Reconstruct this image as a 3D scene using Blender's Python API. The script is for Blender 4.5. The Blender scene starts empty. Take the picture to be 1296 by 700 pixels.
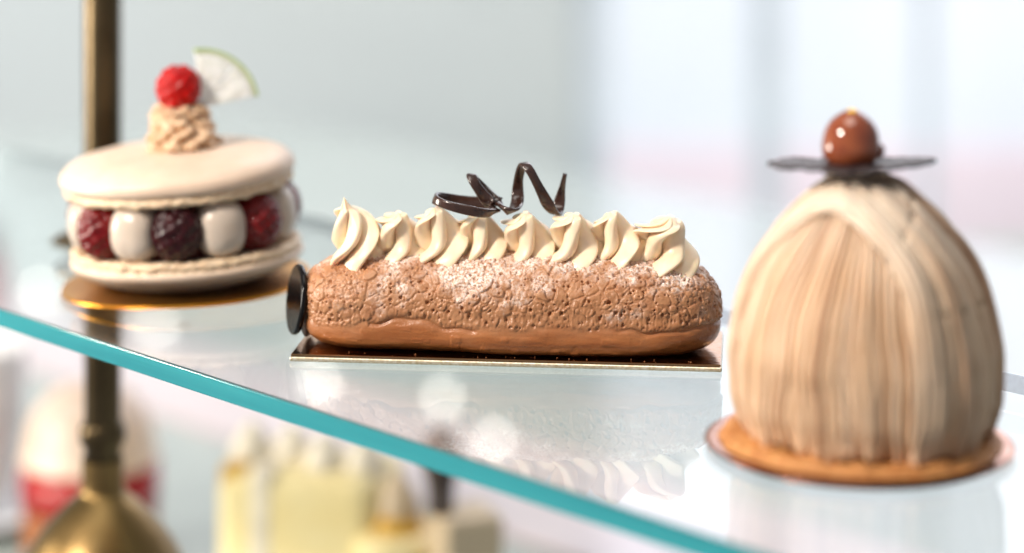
import bpy, math, random
import numpy as np

# ------------------------------------------------------------------ camera, world, lights, exposure
sc = bpy.context.scene
COL = sc.collection
R = math.radians
CAMZ = 0.2013                                   # lens height above the glass shelf (z = 0)

cam = bpy.data.cameras.new('camera')
camo = bpy.data.objects.new('camera', cam); COL.objects.link(camo)
camo.location = (0, 0, CAMZ); camo.rotation_euler = (R(90), 0, 0)
cam.sensor_width = 36; cam.lens = 3000 / 1296 * 36
cam.shift_y = -650 / 1296
cam.clip_start = 0.02; cam.clip_end = 60
cam.dof.use_dof = True; cam.dof.focus_distance = 0.786; cam.dof.aperture_fstop = cam.lens / 22.0
sc.camera = camo

world = bpy.data.worlds.new('World'); sc.world = world; world.use_nodes = True
bg = world.node_tree.nodes['Background']
bg.inputs[0].default_value = (0.93, 0.96, 1.0, 1); bg.inputs[1].default_value = 0.26

def area(name, loc, target, size, power, color, shape='DISK', size_y=None, spread=180):
    l = bpy.data.lights.new(name, 'AREA'); l.shape = shape; l.size = size
    if size_y: l.size_y = size_y
    l.energy = power; l.color = color; l.spread = R(spread)
    o = bpy.data.objects.new(name, l); COL.objects.link(o); o.location = loc
    d = np.array(target, float) - np.array(loc, float)
    import mathutils
    o.rotation_euler = mathutils.Vector(d).to_track_quat('-Z', 'Y').to_euler()
    return o
area('key_lamp', (-0.95, 0.10, 0.80), (0.0, 0.82, 0.02), 0.20, 20.5, (1.0, 0.90, 0.79))
area('ceiling_lamp', (-0.1, 0.55, 2.2), (0.0, 0.85, 0.0), 1.4, 15.0, (1.0, 0.95, 0.88))
area('counter_fill', (-0.95, 0.95, 0.05), (-0.15, 1.25, CAMZ - .40), 0.3, 7.0, (1.0, 0.93, 0.82))  # added fill light, out of view, brightens the cakes below the shelf
area('wall_fill', (-1.0, 2.1, 0.75), (-0.9, 3.6, -0.25), 1.4, 19.0, (1.0, 0.985, 0.97), 'RECTANGLE', 0.5)  # added unseen light that evenly brightens the back wall
area('street_daylight', (1.0, 4.2, 2.6), (1.1, 5.6, -0.5), 2.4, 138.0, (1.0, 0.96, 0.99))

vs = sc.view_settings
vs.view_transform = 'Standard'; vs.look = 'None'; vs.exposure = 0.33; vs.gamma = 1.0; vs.use_curve_mapping = False
sc.cycles.use_denoising = True
sc.cycles.max_bounces = 10; sc.cycles.transparent_max_bounces = 16
sc.cycles.glossy_bounces = 6; sc.cycles.transmission_bounces = 8; sc.cycles.diffuse_bounces = 4
sc.cycles.sample_clamp_indirect = 16.0; sc.cycles.sample_clamp_direct = 0.0
sc.cycles.caustics_reflective = False; sc.cycles.caustics_refractive = False

# ------------------------------------------------------------------ numeric helpers
def hsh(ix, iy, iz, seed):
    n = (ix.astype(np.int64) * 374761393 + iy.astype(np.int64) * 668265263 + iz.astype(np.int64) * 2147483647 + seed * 1274126177) & 0xffffffff
    n = ((n ^ (n >> 13)) * 1274126177) & 0xffffffff
    n = ((n ^ (n >> 16)) * 2246822519) & 0xffffffff
    return ((n ^ (n >> 15)) & 0xffffff) / float(0x1000000)
def vnoise(P, freq, seed=0):
    Q = np.asarray(P, float) * freq; I = np.floor(Q); F = Q - I; F = F * F * F * (F * (F * 6 - 15) + 10)
    I = I.astype(np.int64); out = 0
    for dx in (0, 1):
        wx = F[..., 0] if dx else 1 - F[..., 0]
        for dy in (0, 1):
            wy = F[..., 1] if dy else 1 - F[..., 1]
            for dz in (0, 1):
                wz = F[..., 2] if dz else 1 - F[..., 2]
                out = out + wx * wy * wz * hsh(I[..., 0] + dx, I[..., 1] + dy, I[..., 2] + dz, seed)
    return out * 2 - 1
def fbm(P, freq, oct=3, seed=0):
    o = 0; a = 1; t = 0
    for k in range(oct):
        o = o + a * vnoise(P, freq * 2 ** k, seed + 17 * k); t += a; a *= .5
    return o / t
def worley(P, freq, seed=0):
    Q = np.asarray(P, float) * freq; I = np.floor(Q).astype(np.int64)
    f1 = np.full(Q.shape[:-1], 9.0); f2 = f1.copy(); idc = np.zeros(Q.shape[:-1])
    for dx in (-1, 0, 1):
        for dy in (-1, 0, 1):
            for dz in (-1, 0, 1):
                a, b, c = I[..., 0] + dx, I[..., 1] + dy, I[..., 2] + dz
                h0 = hsh(a, b, c, seed)
                d = np.sqrt((a + h0 - Q[..., 0]) ** 2 + (b + hsh(a, b, c, seed + 1) - Q[..., 1]) ** 2 + (c + hsh(a, b, c, seed + 2) - Q[..., 2]) ** 2)
                m = d < f1
                f2 = np.where(m, f1, np.minimum(f2, d)); idc = np.where(m, hsh(a, b, c, seed + 3), idc); f1 = np.where(m, d, f1)
    return f1, f2, idc
def sstep(a, b, x):
    t = np.clip((x - a) / (b - a), 0, 1); return t * t * (3 - 2 * t)
def interp(x, xs, ys):
    """smooth monotone-ish (pchip) interpolation"""
    xs = np.asarray(xs, float); ys = np.asarray(ys, float)
    h = np.diff(xs); d = np.diff(ys) / h; m = np.zeros(len(xs)); m[0] = d[0]; m[-1] = d[-1]
    for i in range(1, len(xs) - 1):
        m[i] = 0 if d[i - 1] * d[i] <= 0 else 2 * d[i - 1] * d[i] / (d[i - 1] + d[i])
    x = np.clip(x, xs[0], xs[-1]); k = np.clip(np.searchsorted(xs, x, side='right') - 1, 0, len(xs) - 2)
    t = (x - xs[k]) / h[k]
    return (2*t**3 - 3*t**2 + 1) * ys[k] + (t**3 - 2*t**2 + t) * h[k] * m[k] + (-2*t**3 + 3*t**2) * ys[k+1] + (t**3 - t**2) * h[k] * m[k+1]

def link(name, me, mat, parent=None, loc=None, rot=None):
    o = bpy.data.objects.new(name, me); COL.objects.link(o)
    if mat is not None and not me.materials: me.materials.append(mat)
    if parent is not None: o.parent = parent
    if loc is not None: o.location = loc
    if rot is not None: o.rotation_euler = rot
    return o
def mesh_from(verts, faces, smooth=True, attrs=None):
    me = bpy.data.meshes.new('mesh')
    v = np.asarray(verts, np.float32).reshape(-1, 3)
    f = np.asarray(faces, np.int32)
    if f.ndim == 2:
        k = f.shape[1]
        me.vertices.add(len(v)); me.vertices.foreach_set('co', v.ravel())
        me.loops.add(f.size); me.loops.foreach_set('vertex_index', f.ravel())
        me.polygons.add(len(f)); me.polygons.foreach_set('loop_start', np.arange(len(f), dtype=np.int32) * k)
        me.polygons.foreach_set('loop_total', np.full(len(f), k, np.int32))
        me.update(calc_edges=True); me.validate()
    if smooth: me.polygons.foreach_set('use_smooth', np.ones(len(me.polygons), bool))
    for n, a in (attrs or {}).items():
        at = me.attributes.new(n, 'FLOAT', 'POINT'); at.data.foreach_set('value', np.asarray(a, np.float32).ravel())
    return me
def grid(P, closed_v=True, closed_u=False, attrs=None, smooth=True):
    """quad mesh over a (nu, nv, 3) array"""
    nu, nv = P.shape[:2]
    i = np.arange(nu if closed_u else nu - 1); j = np.arange(nv if closed_v else nv - 1)
    I, J = np.meshgrid(i, j, indexing='ij'); I2 = (I + 1) % nu; J2 = (J + 1) % nv
    F = np.stack([I * nv + J, I * nv + J2, I2 * nv + J2, I2 * nv + J], -1).reshape(-1, 4)
    return mesh_from(P.reshape(-1, 3), F, smooth, attrs)
def normals(P, closed_v=True):
    du = np.gradient(P, axis=0)
    if closed_v: dv = (np.roll(P, -1, 1) - np.roll(P, 1, 1)) / 2
    else: dv = np.gradient(P, axis=1)
    n = np.cross(dv, du); L = np.linalg.norm(n, axis=-1, keepdims=True)
    return n / np.maximum(L, 1e-12)
def lathe(prof, n=64):
    prof = np.asarray(prof, float); a = np.linspace(0, 2 * np.pi, n, endpoint=False)
    P = np.stack([prof[:, 0][:, None] * np.cos(a), prof[:, 0][:, None] * np.sin(a), np.repeat(prof[:, 1][:, None], n, 1)], -1)
    return P
def smooth_prof(pts, n=80):
    """closely spaced polyline through profile points (Catmull-Rom)"""
    p = np.asarray(pts, float); p = np.vstack([2 * p[0] - p[1], p, 2 * p[-1] - p[-2]]); out = []
    m = len(p) - 3
    for k in np.linspace(0, m - 1e-9, n):
        i = int(k); t = k - i; a, b, c, d = p[i:i + 4]
        out.append(.5 * ((2 * b) + (c - a) * t + (2 * a - 5 * b + 4 * c - d) * t * t + (3 * b - a - 3 * c + d) * t ** 3))
    return np.array(out)
def box(sx, sy, sz, bev=0.0, seg=2):
    """bevelled box sitting on z = 0"""
    import bmesh
    bm = bmesh.new(); bmesh.ops.create_cube(bm, size=1)
    for v in bm.verts: v.co.x *= sx; v.co.y *= sy; v.co.z = (v.co.z + .5) * sz
    if bev: bmesh.ops.bevel(bm, geom=bm.edges[:], offset=bev, segments=seg, profile=.5, affect='EDGES')
    me = bpy.data.meshes.new('mesh'); bm.to_mesh(me); bm.free()
    return me
def tube(path, rads, n=10, aspect=1.0):
    path = np.asarray(path, float); rads = np.broadcast_to(np.asarray(rads, float), (len(path),))
    T = np.gradient(path, axis=0); T /= np.linalg.norm(T, axis=1, keepdims=True) + 1e-12
    up = np.array([.13, .21, 1.0]); N = np.cross(T, up); N /= np.linalg.norm(N, axis=1, keepdims=True) + 1e-12
    B = np.cross(N, T); a = np.linspace(0, 2 * np.pi, n, endpoint=False)
    return path[:, None] + rads[:, None, None] * (np.cos(a)[None, :, None] * N[:, None] * aspect + np.sin(a)[None, :, None] * B[:, None])
def thing(name, label, cat, loc=(0, 0, 0), rot=(0, 0, 0), group=None):
    o = bpy.data.objects.new(name, None); COL.objects.link(o); o.empty_display_size = .02
    o.location = loc; o.rotation_euler = rot; o['label'] = label; o['category'] = cat
    if group: o['group'] = group
    return o
def tag(o, label, cat, group=None):
    o['label'] = label; o['category'] = cat
    if group: o['group'] = group
    return o
def struct(o): o['kind'] = 'structure'; return o
def px(x, y, D): return np.array([(x - 648) * D / 3000, D, CAMZ - (y + 300) * D / 3000])

# ------------------------------------------------------------------ materials
def lin(r, g, b):
    f = lambda c: (c / 255 / 12.92) if c / 255 <= .04045 else ((c / 255 + .055) / 1.055) ** 2.4
    return (f(r), f(g), f(b))
class Mat:
    def __init__(s, name):
        s.m = bpy.data.materials.new(name); s.m.use_nodes = True; s.t = s.m.node_tree
        s.n = s.t.nodes; s.l = s.t.links; s.b = s.n['Principled BSDF']; s.out = s.n['Material Output']
        s.co = s.n.new('ShaderNodeTexCoord')
    def noise(s, scale, detail=3, rough=.55, stretch=None, warp=0):
        t = s.n.new('ShaderNodeTexNoise'); t.inputs['Scale'].default_value = scale; t.inputs['Detail'].default_value = detail
        t.inputs['Roughness'].default_value = rough; t.inputs['Distortion'].default_value = warp
        if stretch:
            mp = s.n.new('ShaderNodeMapping'); mp.inputs['Scale'].default_value = stretch
            s.l.new(s.co.outputs['Object'], mp.inputs[0]); s.l.new(mp.outputs[0], t.inputs['Vector'])
        else: s.l.new(s.co.outputs['Object'], t.inputs['Vector'])
        return t.outputs['Fac']
    def ramp(s, fac, a, b, ca=(0, 0, 0), cb=(1, 1, 1)):
        r = s.n.new('ShaderNodeValToRGB'); e = r.color_ramp.elements
        e[0].position = a; e[1].position = b; e[0].color = (*ca, 1); e[1].color = (*cb, 1)
        s.l.new(fac, r.inputs[0]); return r.outputs[0]
    def mix(s, fac, a, b, mode='MIX'):
        m = s.n.new('ShaderNodeMix'); m.data_type = 'RGBA'; m.blend_type = mode
        for sock, v in ((m.inputs[0], fac), (m.inputs[6], a), (m.inputs[7], b)):
            if hasattr(v, 'links') or hasattr(v, 'is_linked'): s.l.new(v, sock)
            elif isinstance(v, (tuple, list)): sock.default_value = (*v, 1)
            else: sock.default_value = v
        return m.outputs[2]
    def attr(s, name):
        a = s.n.new('ShaderNodeAttribute'); a.attribute_name = name; return a.outputs['Fac']
    def bump(s, h, dist, strength=1.0):
        b = s.n.new('ShaderNodeBump'); b.inputs['Distance'].default_value = dist; b.inputs['Strength'].default_value = strength
        s.l.new(h, b.inputs['Height']); s.l.new(b.outputs[0], s.b.inputs['Normal'])
    def set(s, **k):
        names = dict(color='Base Color', rough='Roughness', metal='Metallic', spec='Specular IOR Level', sss='Subsurface Weight', sssr='Subsurface Radius',
                     ssss='Subsurface Scale', trans='Transmission Weight', ior='IOR', coat='Coat Weight', coatr='Coat Roughness', sheen='Sheen Weight', alpha='Alpha')
        for n, v in k.items():
            i = s.b.inputs[names[n]]
            if hasattr(v, 'is_linked'): s.l.new(v, i)
            elif isinstance(v, (tuple, list)): i.default_value = (*v, 1) if len(i.default_value) == 4 else v
            else: i.default_value = v
        return s
def simple(name, c1, c2=None, rough=.5, scale=300, bump=0, bscale=900, **k):
    m = Mat(name); c2 = c2 or tuple(x * .82 for x in c1)
    m.set(color=m.mix(m.ramp(m.noise(scale), .35, .65), c1, c2), rough=rough, **k)
    if bump: m.bump(m.noise(bscale, 2), bump)
    return m.m
SSS = dict(sss=.35, sssr=(1, .55, .3), ssss=.002)
M = {}
M['cream'] = simple('whipped_cream', lin(250, 230, 202), lin(244, 220, 188), .36, 120, .00006, 1500, **SSS)
M['shell'] = simple('macaron_shell', lin(238, 214, 188), lin(228, 202, 174), .46, 90, .00008, 1200, sss=.2, sssr=(1, .6, .4), ssss=.002)
M['foot'] = simple('macaron_foot', lin(236, 212, 184), lin(215, 187, 154), .62, 500, .00025, 900, sss=.15, sssr=(1, .6, .4), ssss=.0015)
M['dollop'] = simple('cream_dollop', lin(210, 196, 182), lin(200, 185, 170), .28, 80, 0, 500, sss=.3, sssr=(1, .7, .5), ssss=.002)
M['chestnut_swirl'] = simple('praline_cream', lin(222, 192, 160), lin(206, 172, 138), .4, 300, .0001, 1200, sss=.2, sssr=(1, .6, .4), ssss=.0015)
M['berry_red'] = simple('raspberry_red', lin(122, 12, 14), lin(92, 6, 10), .14, 250, 0, 500, sss=.15, sssr=(1, .15, .1), ssss=.003, spec=.35, coat=.1, coatr=.05)
M['berry_dark'] = simple('raspberry_dark', lin(58, 8, 14), lin(38, 5, 10), .16, 250, 0, 500, sss=.15, sssr=(1, .15, .15), ssss=.002, spec=.3, coat=.1, coatr=.05)
M['berry_bright'] = simple('raspberry_glazed', lin(192, 10, 5), lin(160, 6, 4), .08, 250, 0, 500, sss=.05, sssr=(1, .12, .08), ssss=.003, spec=.25)
M['filling'] = simple('berry_filling', lin(88, 18, 26), None, .3)
M['gold'] = simple('gold_card', lin(238, 168, 62), lin(226, 148, 48), .32, 60, .00004, 350, metal=1.0)
M['gold_pale'] = simple('pale_gold_card', lin(196, 150, 108), lin(178, 128, 88), .14, 60, .00012, 260, metal=1.0)
M['card_edge'] = simple('card_edge', lin(236, 226, 205), lin(205, 185, 150), .25, 900, 0, 500, metal=.55)
M['rose_foil'] = simple('rose_foil', lin(206, 160, 140), lin(180, 130, 110), .22, 80, .0001, 300, metal=1.0)
M['dark_card'] = simple('dark_card', lin(74, 50, 36), None, .35)
M['chocolate'] = simple('dark_chocolate', lin(62, 40, 32), lin(50, 31, 25), .22, 400, .00006, 900, coat=.35, coatr=.1)
M['black_choc'] = simple('black_chocolate', lin(16, 12, 12), lin(11, 9, 10), .16, 400, 0, 500, spec=.22)
M['choc_leaf'] = simple('bitter_chocolate_leaf', lin(62, 50, 50), lin(46, 37, 38), .42, 500, .0005, 700)
M['nut'] = simple('caramel_hazelnut', lin(146, 76, 42), lin(122, 56, 32), .14, 160, 0, 500, coat=.7, coatr=.05)
M['goldleaf'] = simple('gold_leaf', lin(250, 205, 92), None, .3, 600, .0004, 900, metal=.7)
M['biscuit'] = simple('sable_biscuit', lin(200, 142, 84), lin(176, 114, 60), .6, 260, .0006, 500)
M['brass'] = simple('aged_brass', lin(98, 84, 62), lin(80, 67, 48), .34, 40, .00015, 120, metal=1.0)
M['brass_bright'] = simple('polished_brass', lin(140, 115, 76), lin(120, 97, 60), .38, 40, .00015, 120, metal=1.0)
M['white_china'] = simple('white_china', (.82, .82, .84), None, .2, 40)
M['yellow_glaze'] = simple('lemon_glaze', lin(246, 230, 176), lin(242, 222, 160), .35, 40)
M['meringue'] = simple('pale_meringue', lin(246, 236, 214), None, .5, 90)
M['amber'] = simple('golden_jelly', lin(216, 168, 56), None, .3)
M['beige'] = simple('beige_mousse', lin(222, 200, 168), None, .5)
M['peach'] = simple('peach_cream', lin(236, 216, 202), lin(236, 204, 178), .45, 60)
M['redjelly'] = simple('red_jelly', lin(168, 22, 20), None, .25)
M['sponge'] = simple('brown_sponge', lin(150, 92, 52), None, .8, 300)
M['counter'] = simple('grey_green_counter', lin(168, 178, 174), lin(160, 171, 167), .3, 3, coat=1.0, coatr=.02)
M['pink'] = simple('pink_marble', lin(222, 206, 210), lin(214, 196, 201), .3, 9, coat=1.0, coatr=.02)
M['wall'] = simple('pale_wall_paint', lin(206, 211, 212), lin(201, 207, 209), .7, 1.2)
M['frame'] = simple('pale_blue_window_paint', lin(226, 234, 244), None, .5, 4)
M['facade'] = simple('white_facade', (.80, .81, .86), (.76, .77, .84), .8, 1.2)
M['pinkwall'] = simple('pink_facade', lin(240, 220, 228), None, .8, 1.2)
M['hedge'] = simple('pale_green_planter', lin(206, 226, 212), None, .8, 2)
M['lamp_body'] = simple('white_lamp_paint', (.78, .78, .78), None, .4, 20)
M['red_jar'] = simple('red_jar', lin(170, 60, 70), None, .4)
M['pave'] = simple('pale_pavement', lin(206, 224, 214), None, .8, 2)

def emit(name, c, s):
    m = bpy.data.materials.new(name); m.use_nodes = True; n = m.node_tree.nodes; n.clear()
    e = n.new('ShaderNodeEmission'); e.inputs[0].default_value = (*c, 1); e.inputs[1].default_value = s
    o = n.new('ShaderNodeOutputMaterial'); m.node_tree.links.new(e.outputs[0], o.inputs[0]); return m
M['lamp_lens'] = emit('lamp_lens', (1.0, .92, .84), 22.0)
M['sky'] = emit('bright_sky', (.95, .96, 1.0), 1.5)

def glass_sheet(name, tint):
    m = bpy.data.materials.new(name); m.use_nodes = True; t = m.node_tree; n = t.nodes; n.clear()
    f = n.new('ShaderNodeFresnel'); f.inputs[0].default_value = 1.44
    tr = n.new('ShaderNodeBsdfTransparent'); tr.inputs[0].default_value = (*tint, 1)
    g = n.new('ShaderNodeBsdfGlossy'); g.inputs['Roughness'].default_value = 0.0; g.inputs[0].default_value = (.97, .99, 1, 1)
    x = n.new('ShaderNodeMixShader'); o = n.new('ShaderNodeOutputMaterial')
    t.links.new(f.outputs[0], x.inputs[0]); t.links.new(tr.outputs[0], x.inputs[1]); t.links.new(g.outputs[0], x.inputs[2]); t.links.new(x.outputs[0], o.inputs[0])
    return m
M['glass'] = glass_sheet('shelf_glass', (.965, .985, .98))
em = Mat('glass_edge')
em.set(color=em.mix(em.ramp(em.noise(8, 3, .5, (1, 1, 40)), .35, .65), lin(50, 146, 154), lin(38, 132, 142)), rough=.12, spec=.6, sss=.5, sssr=(.2, 1, 1.1), ssss=.004, coat=.6, coatr=.05)
M['edge'] = em.m
M['edge_back'] = simple('glass_edge_glint', lin(214, 232, 234), None, .1)  # white reflection painted as pale colour; the glass itself is teal
M['edge_dark'] = simple('glass_edge_arris', lin(34, 74, 78), None, .5)

# eclair pastry: craquelin, baked base, sugar
e = Mat('choux_pastry')
n1 = e.ramp(e.noise(260, 4), .3, .7); n2 = e.ramp(e.noise(60, 3), .35, .65)
crq = e.mix(n1, lin(190, 140, 102), lin(158, 106, 72)); crq = e.mix(n2, crq, lin(174, 122, 84))
bs = e.mix(e.ramp(e.noise(70, 4, .6, (.6, 3, 5)), .3, .7), lin(180, 112, 62), lin(150, 84, 40))
c = e.mix(e.attr('craq'), bs, crq)
fine = e.ramp(e.noise(900, 4, .7), .40, .60)
mm = e.n.new('ShaderNodeMath'); mm.operation = 'MULTIPLY'; e.l.new(e.attr('sugar'), mm.inputs[0]); e.l.new(fine, mm.inputs[1])
c = e.mix(mm.outputs[0], c, lin(246, 234, 226))
rr = e.mix(e.attr('craq'), (.3, .3, .3), (.38, .38, .38)); rr = e.mix(mm.outputs[0], rr, (.9, .9, .9))
e.set(color=c, rough=rr, spec=.5, sss=.12, sssr=(1, .5, .25), ssss=.0012)
e.bump(e.noise(1500, 3), .00012); M['choux'] = e.m

# chestnut strands
s = Mat('chestnut_strands')
c = s.mix(s.ramp(s.noise(45, 3), .35, .65), lin(214, 180, 146), lin(200, 162, 126))
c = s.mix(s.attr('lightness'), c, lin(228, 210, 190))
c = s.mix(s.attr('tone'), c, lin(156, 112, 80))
s.set(color=c, rough=.48, sss=.18, sssr=(1, .6, .35), ssss=.0015); s.bump(s.noise(900, 2), .0001); M['strands'] = s.m

# lime flesh
lm = Mat('lime_flesh')
lm.set(color=lm.mix(lm.ramp(lm.noise(500, 2), .4, .65), lin(242, 246, 240), lin(253, 254, 252)), rough=.16, trans=.12, ior=1.3, sss=.3, sssr=(1, 1, .8), ssss=.004)
lm.bump(lm.noise(700, 2), .0005); M['lime'] = lm.m
M['rind'] = simple('lime_rind', lin(150, 176, 92), lin(176, 196, 120), .35, 300)
M['pith'] = simple('lime_pith', lin(226, 232, 206), None, .4, 300)

# ------------------------------------------------------------------ setting: wall, window, street, counter
def plain_box(name, x0, x1, y0, y1, z0, z1, mat, parent=None, bev=0):
    me = box(x1 - x0, y1 - y0, z1 - z0, bev)
    return link(name, me, mat, parent, ((x0 + x1) / 2, (y0 + y1) / 2, z0))
struct(plain_box('wall_back', -3.2, 0.10, 3.60, 3.72, -1.0, 2.6, M['wall']))
struct(plain_box('floor', -3.2, 3.2, 2.2, 3.60, -1.05, -1.0, M['pave']))
struct(plain_box('pavement', -3.2, 5.0, 3.72, 8.0, -1.09, -1.04, M['pave']))
struct(plain_box('sky', -6, 8, 8.6, 8.65, -1.5, 7.0, M['sky']))
fac = thing('white_building', 'pale white building front seen blurred through the shop window', 'building', (0, 5.8, -1.04))
plain_box('wall', -1.2, 3.6, 0, .3, 0.30, 2.4, M['facade'], fac)
plain_box('plinth', -1.2, 3.6, -.02, .3, 0, .06, M['hedge'], fac)
plain_box('pink_band', -1.2, 3.6, -.012, .3, .06, .30, M['pinkwall'], fac)
win = thing('shop_window', 'tall shop window with pale blue bars behind the pastries', 'window', (0.10, 3.62, -1.0))
Hw = 3.4
for k, (a, b) in enumerate(((0.0, .05), (.272, .312), (.53, .545), (.83, .86), (1.35, 1.40))):
    plain_box('mullion', a, b, 0, .06, 0, Hw, M['frame'], win)
plain_box('rail', 0.05, 2.6, .004, .052, 2.9, 2.98, M['frame'], win)
plain_box('sill', 0.05, 2.6, -.02, .056, 0, .06, M['frame'], win)

DX, DY = .6826, -.7308                            # direction of the shelf front; NX, NY points away from the camera
NX, NY = .7308, .6826; SHY = math.atan2(DY, DX)
def strip(name, n0, n1, z0, z1, mat, length, t0, bev=0.0, parent=None):
    """slab between two lines parallel to the shelf front, n0 and n1 metres from the camera"""
    o = link(name, box(length, n1 - n0, z1 - z0, bev), mat, parent); c = (n0 + n1) / 2
    o.location = (NX * c + DX * t0, NY * c + DY * t0, z0); o.rotation_euler = (0, 0, SHY); return o
K = 1.2; CZ = CAMZ - .3813 * K                    # counter level
struct(strip('counter', 0.50, 1.85, CZ - .04, CZ, M['counter'], 3.4, -.85))
struct(strip('counter_strip', .794 * K, .915 * K, CZ + .0001, CZ + .004, M['pink'], 2.78, -.85, .001))

# ------------------------------------------------------------------ glass shelf
TH = .0066; S0, S1 = 0.4586, 0.6547
sh = thing('glass_shelf', 'clear glass shelf with teal front edge carrying the three pastries', 'shelf')
LSH = 1.5; T0 = -.35
def sheet(name, z, mat, ins=.0003):
    v = [(NX * n + DX * t, NY * n + DY * t, z) for n, t in ((S0 + ins, T0 - LSH / 2), (S0 + ins, T0 + LSH / 2), (S1 - ins, T0 + LSH / 2), (S1 - ins, T0 - LSH / 2))]
    return link(name, mesh_from(v, [[0, 1, 2, 3]], False), mat, sh)
sheet('top_face', 0.0, M['glass']); sheet('bottom_face', -TH, M['glass'])
strip('front_edge', S0 - .0004, S0 + .0004, -TH + .0001, -.0002, M['edge'], LSH, T0, .0002, sh)
strip('back_edge', S1 - .0004, S1 + .0004, -TH + .0001, -.0002, M['edge_back'], LSH, T0, .0002, sh)
strip('front_arris', S0 - .0002, S0 + .0006, -.0004, .00015, M['edge_dark'], LSH, T0, .00012, sh)

# ------------------------------------------------------------------ brass stand
st = thing('brass_stand', 'aged brass pole with bell-shaped foot rising through the glass shelf', 'stand', (-0.1727, 1.0, CZ))
Bz = -.18 - CZ
link('pole', grid(lathe([(0, Bz + .07), (.0078, Bz + .071), (.0078, Bz + .101), (.0079, Bz + .25), (.0079, Bz + .55), (0, Bz + .551)], 48)), M['brass'], st)
link('ring', grid(lathe(np.array(smooth_prof([(.0072, .0935), (.0092, .0945), (.0099, .0985), (.0092, .1025), (.0072, .1035)], 30)) + [0, Bz], 48)), M['brass'], st)
link('bell_foot', grid(lathe(smooth_prof([(0, .0002), (.062, .0002), (.0625, .005), (.060, .011), (.052, .02), (.049, .045), (.045, Bz + .006), (.0420, Bz + .016), (.0390, Bz + .026), (.0358, Bz + .038), (.0320, Bz + .048), (.0265, Bz + .057), (.0205, Bz + .064), (.0155, Bz + .0690), (.0115, Bz + .0725), (.0092, Bz + .0760), (.0088, Bz + .088)], 120), 64)), M['brass_bright'], st)
link('shelf_collar', grid(lathe(np.array(smooth_prof([(.007, .1865), (.0100, .1863), (.0205, .1812), (.0208, .1803), (.0150, .1802), (.007, .1801)], 60)) + [0, Bz], 48)), M['brass_bright'], st)
link('shelf_nut', grid(lathe(np.array([(.007, .173), (.016, .1732), (.0215, .168), (.0205, .166), (.012, .162), (.007, .160)]) + [0, Bz], 8), smooth=False), M['brass_bright'], st)

# ------------------------------------------------------------------ cake boards
def round_board(name, r, th, mat, label, loc, rot=(0, 0, 0), wav=0.0, emat=None):
    prof = smooth_prof([(0, th), (r * .5, th), (r * .9, th), (r - .0004, th), (r, th * .6), (r, th * .3), (r - .0005, 0), (r * .8, 0), (0, 0)], 60)
    P = lathe(prof, 96); ang = np.arctan2(P[..., 1], P[..., 0])
    P[..., 2] += wav * (np.hypot(P[..., 0], P[..., 1]) / r) ** 2 * np.sin(3 * ang + .6)
    o = link(name, grid(P), mat); o.location = loc; o.rotation_euler = rot
    return tag(o, label, 'cake board')
MAC = np.array([-0.1243, 0.9050, 0.0]); TILT = R(-2.6)
round_board('cake_board', .0470, .0012, M['gold'], 'round shiny gold card under the macaron, tipped up at its far end', (MAC[0], MAC[1], .0032), (0, TILT, 0), .0004)

# ------------------------------------------------------------------ macaron
mac = thing('macaron', 'large beige macaron filled with raspberries and cream balls, topped with lime', 'macaron', (MAC[0], MAC[1], .0045), (0, TILT, 0))
def shell(seed, flip):
    # z = 0 at the foot side, dome up
    feet = [(.0426, .0030), (.0430, .0022), (.0431, .0012), (.0424, .0003), (.0405, 0), (.03, .0004), (0, .0004)]
    dome = [(0, .0150), (.012, .0149), (.024, .0141), (.033, .0120), (.0395, .0090), (.0428, .0066), (.0436, .0048), (.0430, .0038)] if flip else \
           [(0, .0156), (.012, .0155), (.024, .0150), (.034, .0137), (.0405, .0115), (.0438, .0088), (.0446, .0064), (.0441, .0046), (.0430, .0037)]
    prof = smooth_prof(dome + feet, 170)
    P = lathe(prof, 300); rr = np.hypot(P[..., 0], P[..., 1])
    foot = sstep(.0046, .0030, P[..., 2]) * sstep(.035, .041, rr)
    N = normals(P)
    d = foot * (fbm(P + seed, 420, 3, seed) * .0009 + fbm(P, 160, 2, seed + 5) * .0004) + (1 - foot) * fbm(P + seed, 40, 2, seed + 9) * .00045
    P = P + N * d[..., None]
    ecc = 1 + .012 * np.sin(2 * np.arctan2(P[..., 1], P[..., 0]) + seed)
    P[..., :2] *= ecc[..., None]
    if flip: P[..., 2] *= -1; P = P[:, ::-1]
    return P, foot
P, foot = shell(3, False)
sm = Mat('macaron_shell_footed')
cc = sm.mix(sm.ramp(sm.noise(70), .35, .65), lin(230, 207, 186), lin(221, 196, 174))
cc = sm.mix(sm.attr('foot'), cc, sm.mix(sm.ramp(sm.noise(600, 3), .35, .65), lin(238, 214, 184), lin(214, 184, 148)))
sm.set(color=cc, rough=.44, sss=.2, sssr=(1, .6, .4), ssss=.002); sm.bump(sm.noise(1100, 2), .00008)
M['shellf'] = sm.m
top = link('top_shell', grid(P, attrs={'foot': foot}), M['shellf'], mac, (-.0012, -.0005, .0352), (R(.6), R(-1.2), 0))
P, foot = shell(8, True)
P[..., 2] = np.where(P[..., 2] < -.0132, -.0132, P[..., 2])
link('bottom_shell', grid(P, attrs={'foot': foot}), M['shellf'], mac, (.0008, 0, .0142))
link('filling', grid(lathe([(0, .0135), (.033, .0136), (.0335, .022), (.033, .0358), (0, .0359)], 48)), M['filling'], mac)

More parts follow.
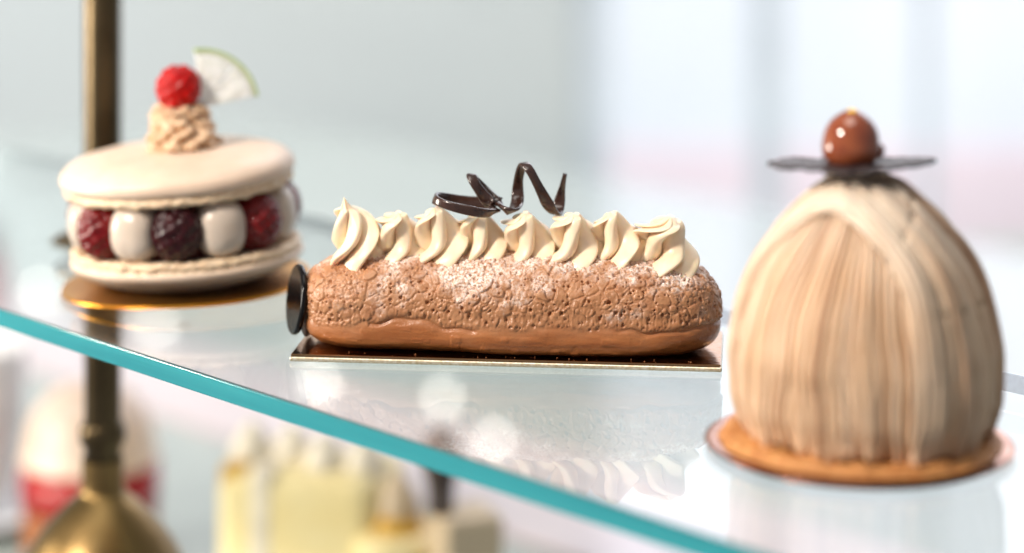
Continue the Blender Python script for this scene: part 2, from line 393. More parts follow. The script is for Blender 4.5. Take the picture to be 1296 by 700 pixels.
def raspberry(a, b, c, seed, nd=64, dr=.30):
    rng = np.random.RandomState(seed); k = np.arange(nd) + .5
    ph = np.arccos(1 - 2 * k / nd); th = np.pi * (1 + 5 ** .5) * k
    C = np.stack([np.cos(th) * np.sin(ph), np.sin(th) * np.sin(ph), np.cos(ph)], -1) + rng.normal(0, .035, (nd, 3)); C /= np.linalg.norm(C, axis=1, keepdims=True)
    u = np.linspace(0, np.pi, 72); v = np.linspace(0, 2 * np.pi, 112, endpoint=False)
    D = np.stack([np.sin(u)[:, None] * np.cos(v), np.sin(u)[:, None] * np.sin(v), np.repeat(np.cos(u)[:, None], 112, 1)], -1)
    dist = np.linalg.norm(D[:, :, None] - C[None, None], axis=-1).min(-1)
    r = .80 + .85 * np.sqrt(np.maximum(dr ** 2 - dist ** 2 * .92, 0))
    return grid(D * r[..., None] * np.array([a, b, c]))
rb = [raspberry(.0100, .0100, .0112, s, 84, .26) for s in (1, 2, 3)]
def ball(a, b, c, seed, lump=.05):
    u = np.linspace(0, np.pi, 40); v = np.linspace(0, 2 * np.pi, 56, endpoint=False)
    D = np.stack([np.sin(u)[:, None] * np.cos(v), np.sin(u)[:, None] * np.sin(v), np.repeat(np.cos(u)[:, None], 56, 1)], -1)
    se = np.abs(D) ** 2.6; r = se.sum(-1) ** (-1 / 2.6)
    r = r * (1 + lump * fbm(D + seed, 1.1, 2, seed))
    return grid(D * r[..., None] * np.array([a, b, c]))
cb = [ball(.0090, .0088, .0105, s) for s in (1, 4, 7)]
for k in range(14):
    a = R(-90 + 4.4 + 25.7 * (k - 7)); rad = .0345
    x, y = rad * math.cos(a), rad * math.sin(a); kk = (k - 7)
    if kk % 2 == 0:
        mat = M['berry_dark'] if kk == 0 else M['berry_red']
        o = link('raspberry', rb[k % 3].copy() if kk == 0 else rb[k % 3], mat, mac, (x * 1.035, y * 1.035, .0246), (R(7 * math.sin(k * 3.1)), R(6 * math.cos(k)), a + k))
        if kk == 0: o.data.materials.clear(); o.data.materials.append(mat); o['label'] = 'dark purple raspberry'
    else:
        link('cream_ball', cb[k % 3], M['dollop'], mac, (x * 1.01, y * 1.01, .0246), (0, 0, a + R(90)))
# piped praline cream on top
rng = np.random.RandomState(5)
u = np.linspace(0, 1, 90); v = np.linspace(0, 2 * np.pi, 160, endpoint=False); U, V = np.meshgrid(u, v, indexing='ij')
Rp = interp(U, [0, .15, .5, .8, .93, 1], [.0110, .0128, .0118, .0100, .006, 0]); Zp = interp(U, [0, .15, .5, .8, .93, 1], [0, .003, .0105, .0170, .0185, .0185])
tw = 1.3 * U + .5 * np.sin(U * 9)
rip = np.abs(np.sin(4.5 * (V + tw)))
Pq = np.stack([np.cos(V), np.sin(V), U * 2], -1)
Rp = Rp * (.80 + .26 * rip + .16 * fbm(Pq, 2.6, 3, 2) + .06 * np.sin(U * 30 + 3 * np.sin(3 * V)))
P = np.stack([Rp * np.cos(V), Rp * np.sin(V), Zp + .0012 * fbm(Pq, 3, 2, 9)], -1)
link('piped_cream', grid(P), M['chestnut_swirl'], mac, (.0015, -.004, .0488))
link('glazed_raspberry', raspberry(.0084, .0084, .0088, 11, 62, .30), M['berry_bright'], mac, (.0012, -.0060, .0735), (R(15), 0, R(40)))
lime = thing('lime_slice', '', ''); del lime['label'], lime['category']
lime.parent = mac; lime.location = (.0090, -.004, .0655); lime.rotation_euler = (R(-4), R(-2), R(14))
def sector(r0, r1, a0, a1, th, n=40, rag=0, m=10):
    """thick ring sector in the local xz plane, rounded a little"""
    A = np.linspace(R(a0), R(a1), n); sec = []
    prof = [(r0, -th), (r0, th)] + [(x, th) for x in np.linspace(r0, r1, m)[1:-1]] + [(r1, th * .8), (r1 + th * .15, 0), (r1, -th * .8)] + [(x, -th) for x in np.linspace(r1, r0, m)[1:-1]]
    prof = np.array(prof)
    P = np.stack([prof[None, :, 0] * np.cos(A)[:, None], np.repeat(prof[None, :, 1], n, 0), prof[None, :, 0] * np.sin(A)[:, None]], -1)
    if rag: P[..., 1] += rag * fbm(P, 420, 3, 3) * np.sign(prof[None, :, 1])
    nu, nv = P.shape[:2]; i, j = np.meshgrid(np.arange(nu - 1), np.arange(nv), indexing='ij'); j2 = (j + 1) % nv
    F = [list(q) for q in np.stack([i * nv + j, (i + 1) * nv + j, (i + 1) * nv + j2, i * nv + j2], -1).reshape(-1, 4)]
    me = bpy.data.meshes.new('mesh'); me.from_pydata(P.reshape(-1, 3).tolist(), [], F + [list(range(nv))] + [list(range((nu - 1) * nv, nu * nv))[::-1]]); me.validate()
    me.polygons.foreach_set('use_smooth', np.ones(len(me.polygons), bool)); return me
for k in range(2): link('flesh', sector(.0012, .0202, 6 + 43 * k, 47 + 43.5 * k, .0014, 24, .0006, 16), M['lime'], lime)
link('pith', sector(.0203, .0213, 5.5, 91.5, .0013), M['pith'], lime)
link('rind', sector(.0214, .0222, 5, 92, .0015), M['rind'], lime)
sp = link('spacer', ball(.006, .006, .0017, 3), M['dark_card'], mac, (0, 0, -.0030))

# ------------------------------------------------------------------ eclair
YAW = R(-5.7)
EC = np.array([-0.0001, 0.8129])
bd = thing('cake_board', 'rectangular mirror-gold card with pale edge under the eclair', 'cake board', (EC[0] - .0003, EC[1] - .0004, .0002), (0, 0, YAW))
link('foil_top', box(.1440, .0468, .0008, .0003), M['gold_pale'], bd, (0, 0, .0017))
link('card_core', box(.1447, .0474, .0016, .0006, 3), M['card_edge'], bd, (0, 0, 0))

ecl = thing('eclair', 'long craquelin eclair dusted with sugar under a row of cream rosettes', 'eclair', (EC[0] - .0002, EC[1] - .0018, .0025), (0, 0, YAW))
NS, NA = 620, 460; L2 = .0712
xs = np.linspace(-1, 1, 4001); pr = np.maximum(1 - np.abs(xs) ** 5.2, 0) ** (1 / 2.3)
arc = np.concatenate([[0], np.cumsum(np.hypot(np.diff(xs * L2), np.diff(pr * .02)))]); tt = np.linspace(0, arc[-1], NS)
xx = np.interp(tt, arc, xs); pp = np.interp(tt, arc, pr); pp[0] = pp[-1] = 1e-4
th = np.linspace(0, 2 * np.pi, NA, endpoint=False)
ey = np.sign(np.cos(th)) * np.abs(np.cos(th)) ** .86; ez = np.sign(np.sin(th)) * np.abs(np.sin(th)) ** .86
hb = .0172
bulge = 1 + .035 * np.sin(xx * 3.3 + .8) + .02 * np.sin(xx * 8 + 2)
X = np.repeat((xx * L2)[:, None], NA, 1); Y = (pp * bulge)[:, None] * ey[None] * .0212; Z = (pp * (1 + .02 * np.sin(xx * 4)))[:, None] * ez[None] * hb
Z = np.where(Z < 0, -hb * .92 * np.tanh(np.abs(Z) / (hb * .62)) ** .9, Z)       # flattened underside
zb = Z.min()
Z = Z - zb
P = np.stack([X, Y, Z], -1); N = normals(P)
if (N[NS // 2, NA // 4, 2] < 0): N = -N
Zn = Z / Z.max()
low = .33 + .07 * vnoise(np.stack([X, Y * 0, Z * 0], -1), 60, 3) + .025 * vnoise(np.stack([X, Y * 0, Z * 0], -1), 190, 4)
low = low + .10 * sstep(-.4, -1.0, X / L2) * 0 - .06 * sstep(-.55, -.9, X / L2)
craq = sstep(-.01, .06, Zn - low); craqc = sstep(-.16, .12, Zn - low + .05 * fbm(P, 160, 2, 90))
Wp = P + .00045 * np.stack([fbm(P, 420, 2, 1), fbm(P, 420, 2, 2), fbm(P, 420, 2, 3)], -1)
f1, f2, idc = worley(Wp, 225, 5); lumps = sstep(0.0, .17, f2 - f1)
g1, g2, idg = worley(Wp, 560, 9); small = sstep(0.0, .30, g2 - g1)
h1, h2, idh = worley(P, 420, 21); pits = sstep(.34, .18, h1) * (idh > .62)
k1, k2, idk = worley(P, 800, 31); pits2 = sstep(.36, .2, k1) * (idk > .7)
zone = sstep(-.25, .25, fbm(P, 130, 2, 40))                       # 1 = big flat plates, 0 = fine popcorn
plate = np.maximum(lumps * (.35 + .65 * idc), .15)
h = .00015 + plate * .0010 * (.35 + .65 * zone) + small * (.25 + .75 * idg) * .00055 * (1 - .8 * zone) - pits * .00125 * (1 - .3 * zone) - pits2 * .0007 + fbm(P, 110, 2, 50) * .0006 + fbm(P, 1000, 2, 52) * .00009
lip = np.exp(-((Zn - low - .045) / .05) ** 2) * .00035
strands = fbm(np.stack([X * .16, Y * .6, Z], -1), 420, 3, 60)
hbse = fbm(P, 55, 2, 61) * .0006 + strands * .00028 + .0003 * sstep(.55, .7, vnoise(P, 300, 66) * .5 + .5) * strands
disp = craq * (h + lip * sstep(-.8, -.5, X / L2)) + (1 - craq) * (hbse + .0006 + .0006 * np.sin(np.clip(Zn / np.maximum(low, .05), 0, 1) * np.pi))
crease = np.exp(-((Zn - low + .012) / .016) ** 2) * sstep(.05, .35, vnoise(np.stack([X, Y * 0, Z * 0], -1), 45, 77) + .35 * (np.abs(X / L2 + .1) < .55))
disp = disp - .0007 * crease
endf = sstep(0, .25, pp)[:, None]
P = P + N * (disp * (.3 + .7 * endf))[..., None]
P[..., 2] = np.maximum(P[..., 2], 0)
sn = fbm(P, 75, 2, 70) + .7 * fbm(P, 260, 2, 71)
sugar = sstep(.55, .95, Zn + .34 * sn - .02 * np.abs(X / L2)) * craq
sugar = np.clip(sugar * 1.05, 0, 1)
if True: P = P[:, ::-1]; craq = craqc[:, ::-1]; sugar = sugar[:, ::-1]
me = grid(P, attrs={'craq': craq, 'sugar': sugar})
link('choux', me, M['choux'], ecl)
ztop = float(P[..., 2].max())

rng = np.random.RandomState(4); ico = []
cv, cf = [], []
for k in range(46):
    cx_, cy_ = rng.uniform(-.070, .070), rng.uniform(-.0230, -.0195) if k % 3 else rng.uniform(.018, .022)
    rr_ = rng.uniform(.00012, .00042); o8 = np.array([(1, 0, 0), (0, 1, 0), (-1, 0, 0), (0, -1, 0), (0, 0, 1), (0, 0, -1)]) * rr_ * rng.uniform(.6, 1.2, (6, 1))
    cf.append(np.array([(0, 1, 4), (1, 2, 4), (2, 3, 4), (3, 0, 4), (1, 0, 5), (2, 1, 5), (3, 2, 5), (0, 3, 5)]) + 6 * k); cv.append(o8 + [cx_, cy_, rr_ * .8 + .0024])
cr = link('crumbs', mesh_from(np.concatenate(cv), np.concatenate(cf), False), M['sponge'], bd); cr['kind'] = 'stuff'
def rosette(seed, n=6, turns=1.0, hgt=.0150, rad=.0090, tip=0.0):
    """star-nozzle swirl: horizontal star sections whose centre walks round a loop, so the flutes fold over each other"""
    rng = np.random.RandomState(seed)
    u = np.linspace(0, 1, 120); v = np.linspace(0, 2 * np.pi, 180, endpoint=False); U, V = np.meshgrid(u, v, indexing='ij')
    s_ = interp(U, [0, .08, .25, .5, .72, .88, .96, 1], [.62, .90, 1.0, .90, .70, .46, .26, 0]) * rad
    z = interp(U, [0, .08, .25, .5, .72, .88, .96, 1], [-.02, .0, .18, .48, .77, .93, .985, 1.0 + tip]) * hgt
    ph0 = rng.uniform(0, 6.28); phl = rng.uniform(0, 6.28)
    a0 = rng.uniform(-2.6, -1.4)
    la = a0 + 2 * np.pi * turns * U
    lr = interp(U, [0, .15, .45, .8, 1], [.05, .22, .34, .20, .05]) * rad
    ridge = 1 - 2 * np.abs(np.sin((n * V + ph0) / 2)) ** 1.3
    ridge = np.where(ridge > 0, ridge ** .9, ridge * 1.15)
    gain = 1 + .20 * np.sin(V * 2 + phl) + .12 * np.sin(V * 3 + 2 * phl)
    amp = interp(U, [0, .2, .6, .85, 1], [.40, .40, .36, .28, .15])
    r = s_ * (1 + amp * gain * ridge)
    ang = V + 2.9 * U ** 1.1 + 1.0 / n * np.sin(n * V + ph0 + .6)
    Q = np.stack([np.cos(V), np.sin(V), U * 1.5], -1)
    r = r * (1 + .08 * fbm(Q, 1.4, 2, seed)) * (1 + .22 * np.clip(ridge, 0, 1) * sstep(.22, 0, U))
    z = z - (.0034 * np.clip(ridge, -.1, 1) * gain) * sstep(.34, 0, U) + .0009 * np.cos(V - la) * sstep(.2, .6, U) * sstep(1, .9, U)
    x = r * np.cos(ang) + lr * np.cos(la); y = r * np.sin(ang) + lr * np.sin(la)
    return grid(np.stack([x, y, z], -1)[:, ::1])
ros_px = [452, 503, 558, 612, 667, 725, 783, 838]
for k, p_ in enumerate(ros_px):
    lx = (p_ - 648) * .8129 / 3000
    lx = (p_ - 648) * (.8129 - .0995 * lx) / 3000
    sd = 20 + k
    hg = [.0180, .0166, .0174, .0160, .0168, .0174, .0164, .0156][k]
    tn = [.45, .95, 1.05, .9, 1.0, .95, 1.0, 1.1][k]; rd = [.0072, .0066, .0071, .0065, .0068, .0073, .0067, .0083][k]
    me = rosette(sd, [5, 5, 5, 5, 5, 5, 5, 6][k], tn, hg, rd, .22 if k == 0 else .03)
    link('cream_rosette', me, M['cream'], ecl, (lx, -.0032 + .0008 * math.sin(k * 2.1), ztop - .0028 - (.0006 if k in (0, 7) else 0)), (R(17 + 7 * math.sin(k * 1.7)), R(-8 * math.cos(k * 2.3)), R(23 * math.sin(k * 2.9))))

# chocolate squiggle
pts = [(690, 388, .006), (560, 424, .0085), (400, 420, .009), (240, 398, .007), (140, 388, .001), (150, 412, -.005), (250, 452, -.0085), (400, 488, -.0095), (540, 512, -.008), (620, 500, -.004), (600, 450, -.001), (530, 370, -.001), (465, 275, -.0015), (432, 205, .001), (455, 225, .005), (540, 310, .005), (640, 425, .0005), (720, 492, -.005), (775, 488, -.003), (808, 420, .003), (812, 320, .0055), (822, 210, .003), (858, 112, -.002), (910, 160, -.006), (975, 280, -.006), (1040, 405, -.004), (1100, 500, -.001), (1135, 505, .003), (1150, 440, .006), (1170, 330, .006), (1200, 190, .004)]
pp3 = []
for zx, zy, dd in pts:
    D = .806 + dd; pp3.append(px(530 + zx / 6.48, 190 + zy / 6.48, D))
pp3 = smooth_prof(np.array(pp3), 320)
Mrot = np.array([[math.cos(-YAW), -math.sin(-YAW), 0], [math.sin(-YAW), math.cos(-YAW), 0], [0, 0, 1]])
loc = (pp3 - np.array([EC[0] - .0002, EC[1] - .0018, .0027])) @ Mrot.T
T = np.gradient(loc, axis=0); T /= np.linalg.norm(T, axis=1, keepdims=True)
axis_c = np.stack([loc[:, 0], np.full(len(loc), loc[:, 1].mean()), np.full(len(loc), loc[:, 2].mean() - .001)], -1)
Nn = loc - axis_c; Nn -= T * (Nn * T).sum(1, keepdims=True)
for _ in range(30): Nn = (np.roll(Nn, 1, 0) + Nn + np.roll(Nn, -1, 0)) / 3
Nn -= T * (Nn * T).sum(1, keepdims=True); Nn /= np.linalg.norm(Nn, axis=1, keepdims=True) + 1e-9
Bn = np.cross(T, Nn)
a = np.linspace(0, 2 * np.pi, 20, endpoint=False); ca = np.sign(np.cos(a)) * np.abs(np.cos(a)) ** .55; sa = np.sign(np.sin(a)) * np.abs(np.sin(a)) ** .55
k_ = np.linspace(0, 1, len(loc)); wv = (.00185 + .00030 * np.sin(k_ * 23) + .00012 * np.sin(k_ * 61)) * sstep(0, .02, k_) ** .5 * (1 - .5 * sstep(.93, 1, k_)); tv = .00072 * (sstep(0, .01, k_) ** .5) * (1 - .4 * sstep(.95, 1, k_))
P = loc[:, None] + wv[:, None, None] * ca[None, :, None] * Bn[:, None] + tv[:, None, None] * sa[None, :, None] * Nn[:, None]
P = np.concatenate([loc[:1][None].repeat(20, 1), P, loc[-1:][None].repeat(20, 1)], 0)
link('chocolate_squiggle', grid(P), M['chocolate'], ecl)

# chocolate disc and cream dab on the far end of the eclair
dprof = smooth_prof([(0, -.0013), (.009, -.0013), (.0112, -.0011), (.0119, -.0004), (.0119, .0005), (.0112, .0011), (.009, .0012), (0, .0012)], 50)
dk = link('chocolate_disc', grid(lathe(dprof, 64)), M['black_choc'], ecl, (-.0742, -.0010, .0138), (R(4), R(-83), R(19)))
dab = link('cream_dab', ball(.0022, .0100, .0108, 5, .08), M['dollop'], ecl, (-.0706, .0010, .0118))

# ------------------------------------------------------------------ mont blanc
MB = np.array([0.1020, 0.6970])
cbd = thing('cake_board', 'round rose-gold card with dark edge under the tall chestnut cake', 'cake board', (MB[0], MB[1], .0002))
link('card_core', grid(lathe([(0, 0), (.0418, 0), (.0424, .0006), (.0424, .0018), (0, .0019)], 96)), M['dark_card'], cbd)
link('foil_top', grid(lathe(smooth_prof([(0, .0024), (.041, .0024), (.0421, .0023), (.0425, .0020), (.0420, .0017), (0, .0020)], 40), 96)), M['rose_foil'], cbd)
mb = thing('mont_blanc', 'tall chestnut dessert covered in piped cream strands with a hazelnut on top', 'cake', (MB[0], MB[1], .0027))
prof = smooth_prof([(0, .0026), (.03, .0026), (.0376, .0026), (.0392, .0020), (.0396, .0010), (.038, .0), (0, 0)], 70); P = lathe(prof, 260)
ang = np.arctan2(P[..., 1], P[..., 0]); P[..., :2] *= (1 + .032 * fbm(np.stack([np.cos(ang), np.sin(ang), 0 * ang], -1), 3.2, 3, 4))[..., None]
P[..., 2] += .0013 * fbm(P, 240, 3, 5) * (P[..., 2] > .001)
link('biscuit_base', grid(P), M['biscuit'], mb)
NU, NV = 520, 1100
zz = np.array([.0028, .0060, .0134, .0250, .0366, .0482, .0580, .0660, .0707, .0742, .0755]); rv = np.array([.0318, .0338, .0358, .0362, .0344, .0303, .0240, .0172, .0122, .0072, .0000])
w = np.concatenate([[0], np.cumsum(np.hypot(np.diff(zz), np.diff(rv)))]); ww = np.linspace(0, w[-1], NU)
dz = interp(ww, w, zz); dr = interp(ww, w, rv); dr[-1] = 1e-4
ph = np.linspace(-np.pi, np.pi, NV, endpoint=False)                # ph = 0 faces the camera, + to the right
W, PH = np.meshgrid(ww, ph, indexing='ij'); Rr = np.repeat(dr[:, None], NV, 1); Zz = np.repeat(dz[:, None], NV, 1)
base = np.stack([np.sin(PH), np.cos(PH), Zz / .04], -1)
warp = .05 * fbm(base, 1.6, 2, 3) + .018 * fbm(base * np.array([1, 1, .4]), 7, 2, 5)
def strand(coord, sp):      # round strands side by side, coord in metres
    q = coord / sp; idn = np.floor(q); f = (q - idn) * 2 - 1
    return np.sqrt(np.maximum(1 - .92 * f * f, 0)), idn
Rref = .0365
PHc, HW, W0, HH = -.62, .83, .040, .030
PC = (PH - PHc + np.pi) % (2 * np.pi) - np.pi
gq = np.sqrt((PC / HW) ** 2 + (np.maximum(W - W0, 0) / HH) ** 2) + .55 * warp
inside = sstep(1.015, .985, gq)
cA = (PH + 1.3 * warp + .06 * np.sin(W * 60)) * Rref * (1 + .10 * (W / .04))
cB = (gq - 1) * .0305 + .0006 * fbm(base, 5, 2, 31)
sA, iA = strand(cA, .00280); sB, iB = strand(cB, .00280)
def rnd(i, sd): return hsh(i.astype(np.int64), i.astype(np.int64) * 0, i.astype(np.int64) * 0, sd)
gB = np.floor(cB / .0098 + .10 * fbm(base, 1.5, 2, 8)); eB = (cB / .0098 + .10 * fbm(base, 1.5, 2, 8)) - gB
gA = np.floor(cA / .0085); eA = cA / .0085 - gA
hA = sA * .00165 + .00080 * rnd(iA, 3) + .0007 * rnd(gA, 4) * np.sin(np.pi * eA) ** .5 - .0006
hB = sB * .00165 + .00080 * rnd(iB, 5) + .0024 * rnd(gB, 6) * np.sin(np.pi * np.clip(eB, 0, 1)) ** .4
hB = hB + .0013 * np.exp(-((gq - 1.13) / .12) ** 2) * sstep(.012, .04, W)
hs = inside * hA + (1 - inside) * hB + .0011 * fbm(base, 2.2, 2, 12)
m1 = inside < .5; m2 = m1 & (gq < 1.3); lightA = np.where(m1, rnd(iB, 13), rnd(iA, 14)) * .3
ida = np.where(m1, rnd(iB, 23), rnd(iA, 24))
topf = sstep(.064, .050, W * 0 + (w[-1] - W) * -1 + w[-1]) if False else sstep(.0, .012, w[-1] - W)
ragged = .0022 * (hsh(np.floor(cA / .0035), iA * 0, iA * 0, 30) - .3) + .0012 * np.sin(PH * 9)
P = np.stack([Rr * np.sin(PH), -Rr * np.cos(PH), Zz], -1); Nn = normals(P)
mid = Nn[NU // 2, NV // 2]
if mid[1] > 0: Nn = -Nn; flip = True
else: flip = False
P = P + Nn * (hs * (.25 + .75 * topf))[..., None]
P[..., 2] -= ragged * sstep(.010, 0, W)
foot = sstep(.006, 0, W) * (hsh(np.floor(PH * 5), iA * 0, iA * 0, 44) > .45)
P[..., :2] *= (1 + .045 * foot * np.sin(np.clip(((PH * 5) % 1), 0, 1) * np.pi))[..., None]
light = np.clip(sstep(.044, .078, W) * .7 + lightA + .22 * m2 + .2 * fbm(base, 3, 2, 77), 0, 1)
tone = np.clip(1.0 * (ida - .5) + .4 * fbm(base * np.array([1, 1, .3]), 4, 2, 80) + .25 * sstep(.35, .9, PH) * sstep(2.2, 1.6, PH), 0, 1) * (1 - .5 * m2)  # random strand tone, plus shade painted into the right side
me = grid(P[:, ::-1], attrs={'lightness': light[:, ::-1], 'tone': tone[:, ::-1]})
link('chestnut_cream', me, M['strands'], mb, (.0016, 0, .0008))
# separate strands lying over the others
rng = np.random.RandomState(12)
def surf(phv, wv_, off):
    r_ = interp(wv_, w, rv) + off; z_ = interp(wv_, w, zz)
    slope_ = np.gradient(interp(wv_, w, rv), wv_ + 1e-9 * np.arange(len(wv_))); slope_ = np.clip(np.nan_to_num(slope_), -1, 1)
    return np.stack([r_ * np.sin(phv), -r_ * np.cos(phv), z_ + off * np.clip(-slope_, 0, 1)], -1)
VV, FF, nb = [], [], 0
for k in range(120):
    if k < 46:                                                    # over the arch
        g_ = 1.02 + 1.1 * rng.rand() ** 1.4; t0 = rng.uniform(.0, 1.6); n_ = 70
        q = np.linspace(rng.uniform(.3, 1.5), 2.55, n_)           # arch angle then down the right leg
        ta = np.pi - np.clip(q, 0, np.pi); pcv = HW * g_ * np.cos(np.pi - q); wvv = W0 + HH * g_ * np.sin(q)
        q2 = np.linspace(0, 1, 40); pc_r = np.full(40, HW * g_); w_r = W0 * (1 - q2 * rng.uniform(.55, 1.0))
        q3 = np.linspace(2.55, np.pi, 20)
        pcv = np.concatenate([HW * g_ * np.cos(np.pi - q), HW * g_ * np.cos(np.pi - q3), pc_r]); wvv = np.concatenate([wvv, W0 + HH * g_ * np.sin(q3), w_r])
        keep = wvv < w[-1] - .008
        if keep.sum() < 20: continue
        i0 = np.argmax(keep[::-1]); seq = np.where(keep)[0]; cut = np.where(np.diff(seq) > 1)[0]
        seq = seq[(cut[-1] + 1 if len(cut) else 0):]
        pcv, wvv = pcv[seq], wvv[seq]; phv = pcv + PHc
    else:
        p0 = rng.uniform(.25, 3.6); n_ = 60; wvv = np.linspace(rng.uniform(.025, .062), rng.uniform(.0, .012), n_); phv = p0 + rng.uniform(-.10, .10) * (wvv / .05)
        if abs(p0 - PHc) / HW > 1: phv = p0 + 0 * wvv
    jj = np.arange(len(phv)); phv = phv + .016 * np.sin(jj / 11 + k) + .010 * np.sin(jj / 5.3 + 2 * k)
    wvv = np.maximum(wvv, .0004)
    path = surf(phv, wvv, (.0017 if k < 46 else .0009) + .0008 * rng.rand() + .0004 * np.sin(jj / 9 + k))
    if len(path) < 12: continue
    rd_ = (.00090 + .0002 * rng.rand()) * np.minimum(1, np.minimum(jj + 1, len(jj) - jj) / 4)
    G = tube(path, rd_, 8)
    nu, nv = G.shape[:2]; I, J = np.meshgrid(np.arange(nu - 1), np.arange(nv), indexing='ij'); J2 = (J + 1) % nv
    FF.append(np.stack([I * nv + J, I * nv + J2, (I + 1) * nv + J2, (I + 1) * nv + J], -1).reshape(-1, 4) + nb); VV.append(G.reshape(-1, 3)); nb += nu * nv
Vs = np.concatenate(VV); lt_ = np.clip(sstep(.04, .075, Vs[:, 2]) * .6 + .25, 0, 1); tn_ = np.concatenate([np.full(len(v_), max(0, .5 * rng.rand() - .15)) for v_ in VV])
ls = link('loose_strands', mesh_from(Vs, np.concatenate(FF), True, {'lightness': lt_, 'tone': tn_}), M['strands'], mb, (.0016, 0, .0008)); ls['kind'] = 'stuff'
# chocolate leaf plate
u = np.linspace(0, 1, 50); v = np.linspace(0, 2 * np.pi, 200, endpoint=False); U, V = np.meshgrid(u, v, indexing='ij')
rad = .0190 + .0052 * np.abs(np.cos(V)) ** 10 + .0006 * np.cos(5 * V) + .0007 * np.cos(7 * V + 1) + .0008 * np.sin(17 * V) + .0006 * np.sin(29 * V + 1)
rad = rad * (1 - .16 * np.abs(np.sin(V)))
def leaf(off):
    x = U * rad * np.cos(V); y = U * rad * np.sin(V)
    z = .0002 * U ** 2 * np.cos(5 * V) - .0006 * U ** 2 * np.clip(-np.sin(V), 0, 1) ** 1.5 + .0006 * fbm(np.stack([x, y, x * 0], -1), 300, 3, 3) + .0008 * U ** 2 * np.abs(np.cos(V)) + off
    return np.stack([x, y, z], -1)
a_, b_ = leaf(.0006), leaf(-.0006)
link('chocolate_leaf', grid(np.concatenate([a_, b_[::-1]], 0)[:, ::-1]), M['choc_leaf'], mb, (-.0030, -.0005, .0804), (R(-3), R(-1), 0))
hz = link('hazelnut', grid(lathe(smooth_prof([(0, -.0076), (.0045, -.0073), (.0074, -.0052), (.0086, -.0024), (.0084, .0006), (.0076, .0040), (.0057, .0068), (.0033, .0086), (.0014, .0095), (0, .0097)], 50), 48)[:, ::-1]), M['nut'], mb, (-.0024, -.001, .0872), (R(-3), R(2), 0))
link('sugar_nub', ball(.0020, .002, .0024, 3), M['nut'], hz, (.0078, -.0005, -.0022))
link('gold_leaf_fleck', grid(lathe([(0, .0012), (.0012, .0010), (.0021, .0002), (.0018, -.0006), (0, -.001)], 7)[:, ::-1], smooth=False), M['goldleaf'], hz, (0, -.0006, .0088))

# ------------------------------------------------------------------ blurred things on the counter below
def blob_drop(r, h, n=40):
    return lathe(smooth_prof([(0, 0), (r * .9, 0), (r, h * .2), (r * .8, h * .5), (r * .35, h * .82), (0, h)], 40), n)[:, ::-1]
yc = thing('lemon_cake', 'yellow glazed cake with a row of cream peaks below the shelf', 'cake', (-0.1056, 1.2540, CZ), (0, 0, R(-14)))
link('gold_base', box(.080, .058, .004, .001), M['amber'], yc)
link('glaze', box(.073, .052, .071, .009, 5), M['yellow_glaze'], yc, (0, 0, .004))
link('white_band', box(.011, .0535, .0722, .003, 3), M['meringue'], yc, (-.015, 0, .004))
pk = grid(blob_drop(.0095, .019))
for k in range(4): link('cream_peak', pk, M['meringue'], yc, (-.026 + .0175 * k, -.006 + .004 * math.sin(k * 2), .0735 - .001 * k))
link('jelly_cube', box(.011, .010, .014, .002), M['amber'], yc, (-.029, -.019, .0625))
lt = thing('lemon_tart', 'golden tart tipped with a pale cream cone beside the yellow cake', 'tart', (-0.0588, 1.2240, CZ))
link('crust', grid(lathe(smooth_prof([(0, 0), (.016, 0), (.020, .03), (.019, .05), (0, .052)], 30), 40)[:, ::-1]), M['yellow_glaze'], lt)
link('jelly', grid(blob_drop(.012, .014)), M['amber'], lt, (0, 0, .05))
link('cream_cone', grid(blob_drop(.009, .02)), M['beige'], lt, (0, 0, .058))
bc = thing('mousse_cake', 'beige mousse cube with a dark chocolate curl on top', 'cake', (-0.0240, 1.2000, CZ), (0, 0, R(22)))
link('mousse', box(.026, .026, .066, .002), M['beige'], bc)
link('chocolate_curl', grid(lathe(smooth_prof([(0, 0), (.0050, 0), (.0058, .010), (.0078, .020), (.0070, .030), (.004, .035), (0, .0356)], 30), 24)[:, ::-1]), M['chocolate'], bc, (-.010, .002, .0655))
rc = thing('red_layer_cake', 'round cake with red jelly layer and peach dome behind the brass pole', 'cake', (-0.2412, 1.3560, CZ))
link('sponge', grid(lathe([(0, 0), (.032, 0), (.032, .030), (0, .0301)], 48)[:, ::-1]), M['sponge'], rc)
link('jelly', grid(lathe([(0, .0302), (.0328, .0302), (.0328, .048), (0, .0481)], 48)[:, ::-1]), M['redjelly'], rc)
link('cream_dome', grid(lathe(smooth_prof([(0, .0482), (.030, .0482), (.031, .056), (.027, .072), (.016, .083), (0, .086)], 40), 48)[:, ::-1]), M['peach'], rc)
cu = thing('white_cup', 'white china cup on a saucer at the far end of the counter', 'cup', (-0.3324, 1.4280, CZ))
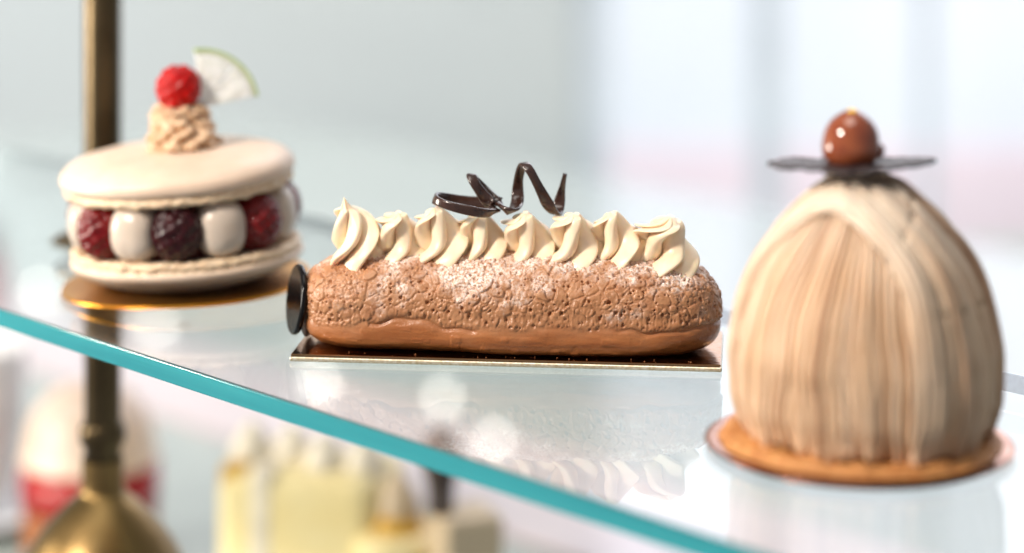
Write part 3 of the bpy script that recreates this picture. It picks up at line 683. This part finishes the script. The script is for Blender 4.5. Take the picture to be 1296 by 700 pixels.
link('bowl', grid(lathe(smooth_prof([(0, .012), (.018, .010), (.027, .02), (.031, .05), (.032, .085), (.030, .085), (.028, .05), (0, .022)], 50), 48)), M['white_china'], cu)
link('saucer', grid(lathe(smooth_prof([(0, .001), (.026, .001), (.046, .008), (.045, .010), (.026, .0045), (0, .0045)], 40), 48)), M['white_china'], cu)
jr = thing('red_jar', 'small red jar with dark lid far behind the macaron', 'jar', (-0.4500, 1.9920, CZ))
link('body', grid(lathe(smooth_prof([(0, 0), (.018, 0), (.02, .004), (.02, .036), (.016, .042), (0, .0422)], 40), 32)[:, ::-1]), M['red_jar'], jr)
link('lid', grid(lathe([(0, .0424), (.0175, .0424), (.0175, .060), (0, .0601)], 32)[:, ::-1]), M['dark_card'], jr)

for t_ in (yc, lt, bc, rc, cu, jr): t_.scale = (K, K, K)

# ------------------------------------------------------------------ spot lamps mirrored in the shelf
rail = thing('lamp_rail', 'thin white ceiling rail carrying the small spot lamps', 'rail', (-.35, 3.0, CZ + .33))
link('bar', box(1.15, .012, .012, .001), M['lamp_body'], rail, (0, 0, 0), (0, 0, R(-49)))
names = ['leftmost', 'second', 'middle', 'fourth', 'rightmost']
labels = ['small white spot lamp at the far left end of the rail', 'second small white spot lamp from the left end of the rail', 'small white spot lamp in the middle of the rail',
          'second small white spot lamp from the right end of the rail', 'small white spot lamp at the near right end of the rail']
for k, (qx, qy) in enumerate(((52, 370), (198, 418), (405, 488), (560, 501), (625, 565))):
    slope = (qy + 300) / 3000; D = (.30 + .3813 * K) / slope
    lp = thing('spot_lamp', labels[k], 'lamp', ((qx - 648) * D / 3000, D, CZ + .30), (0, 0, 0), 'spot lamps on the rail')
    link('housing', grid(lathe([(0, .026), (.012, .025), (.0125, .0), (.0095, -.001), (.0092, .004), (0, .0041)], 28)), M['lamp_body'], lp, (0, 0, 0), (R(-62), 0, 0))
    link('lens', grid(lathe(np.array([(0, .0012), (1, .0012), (1, -.0002), (0, -.0004)]) * [[.0092, .0092, .0085, .0060, .0058][k], 1], 28)), M['lamp_lens'], lp, (0, 0, 0), (R(-62), 0, 0))
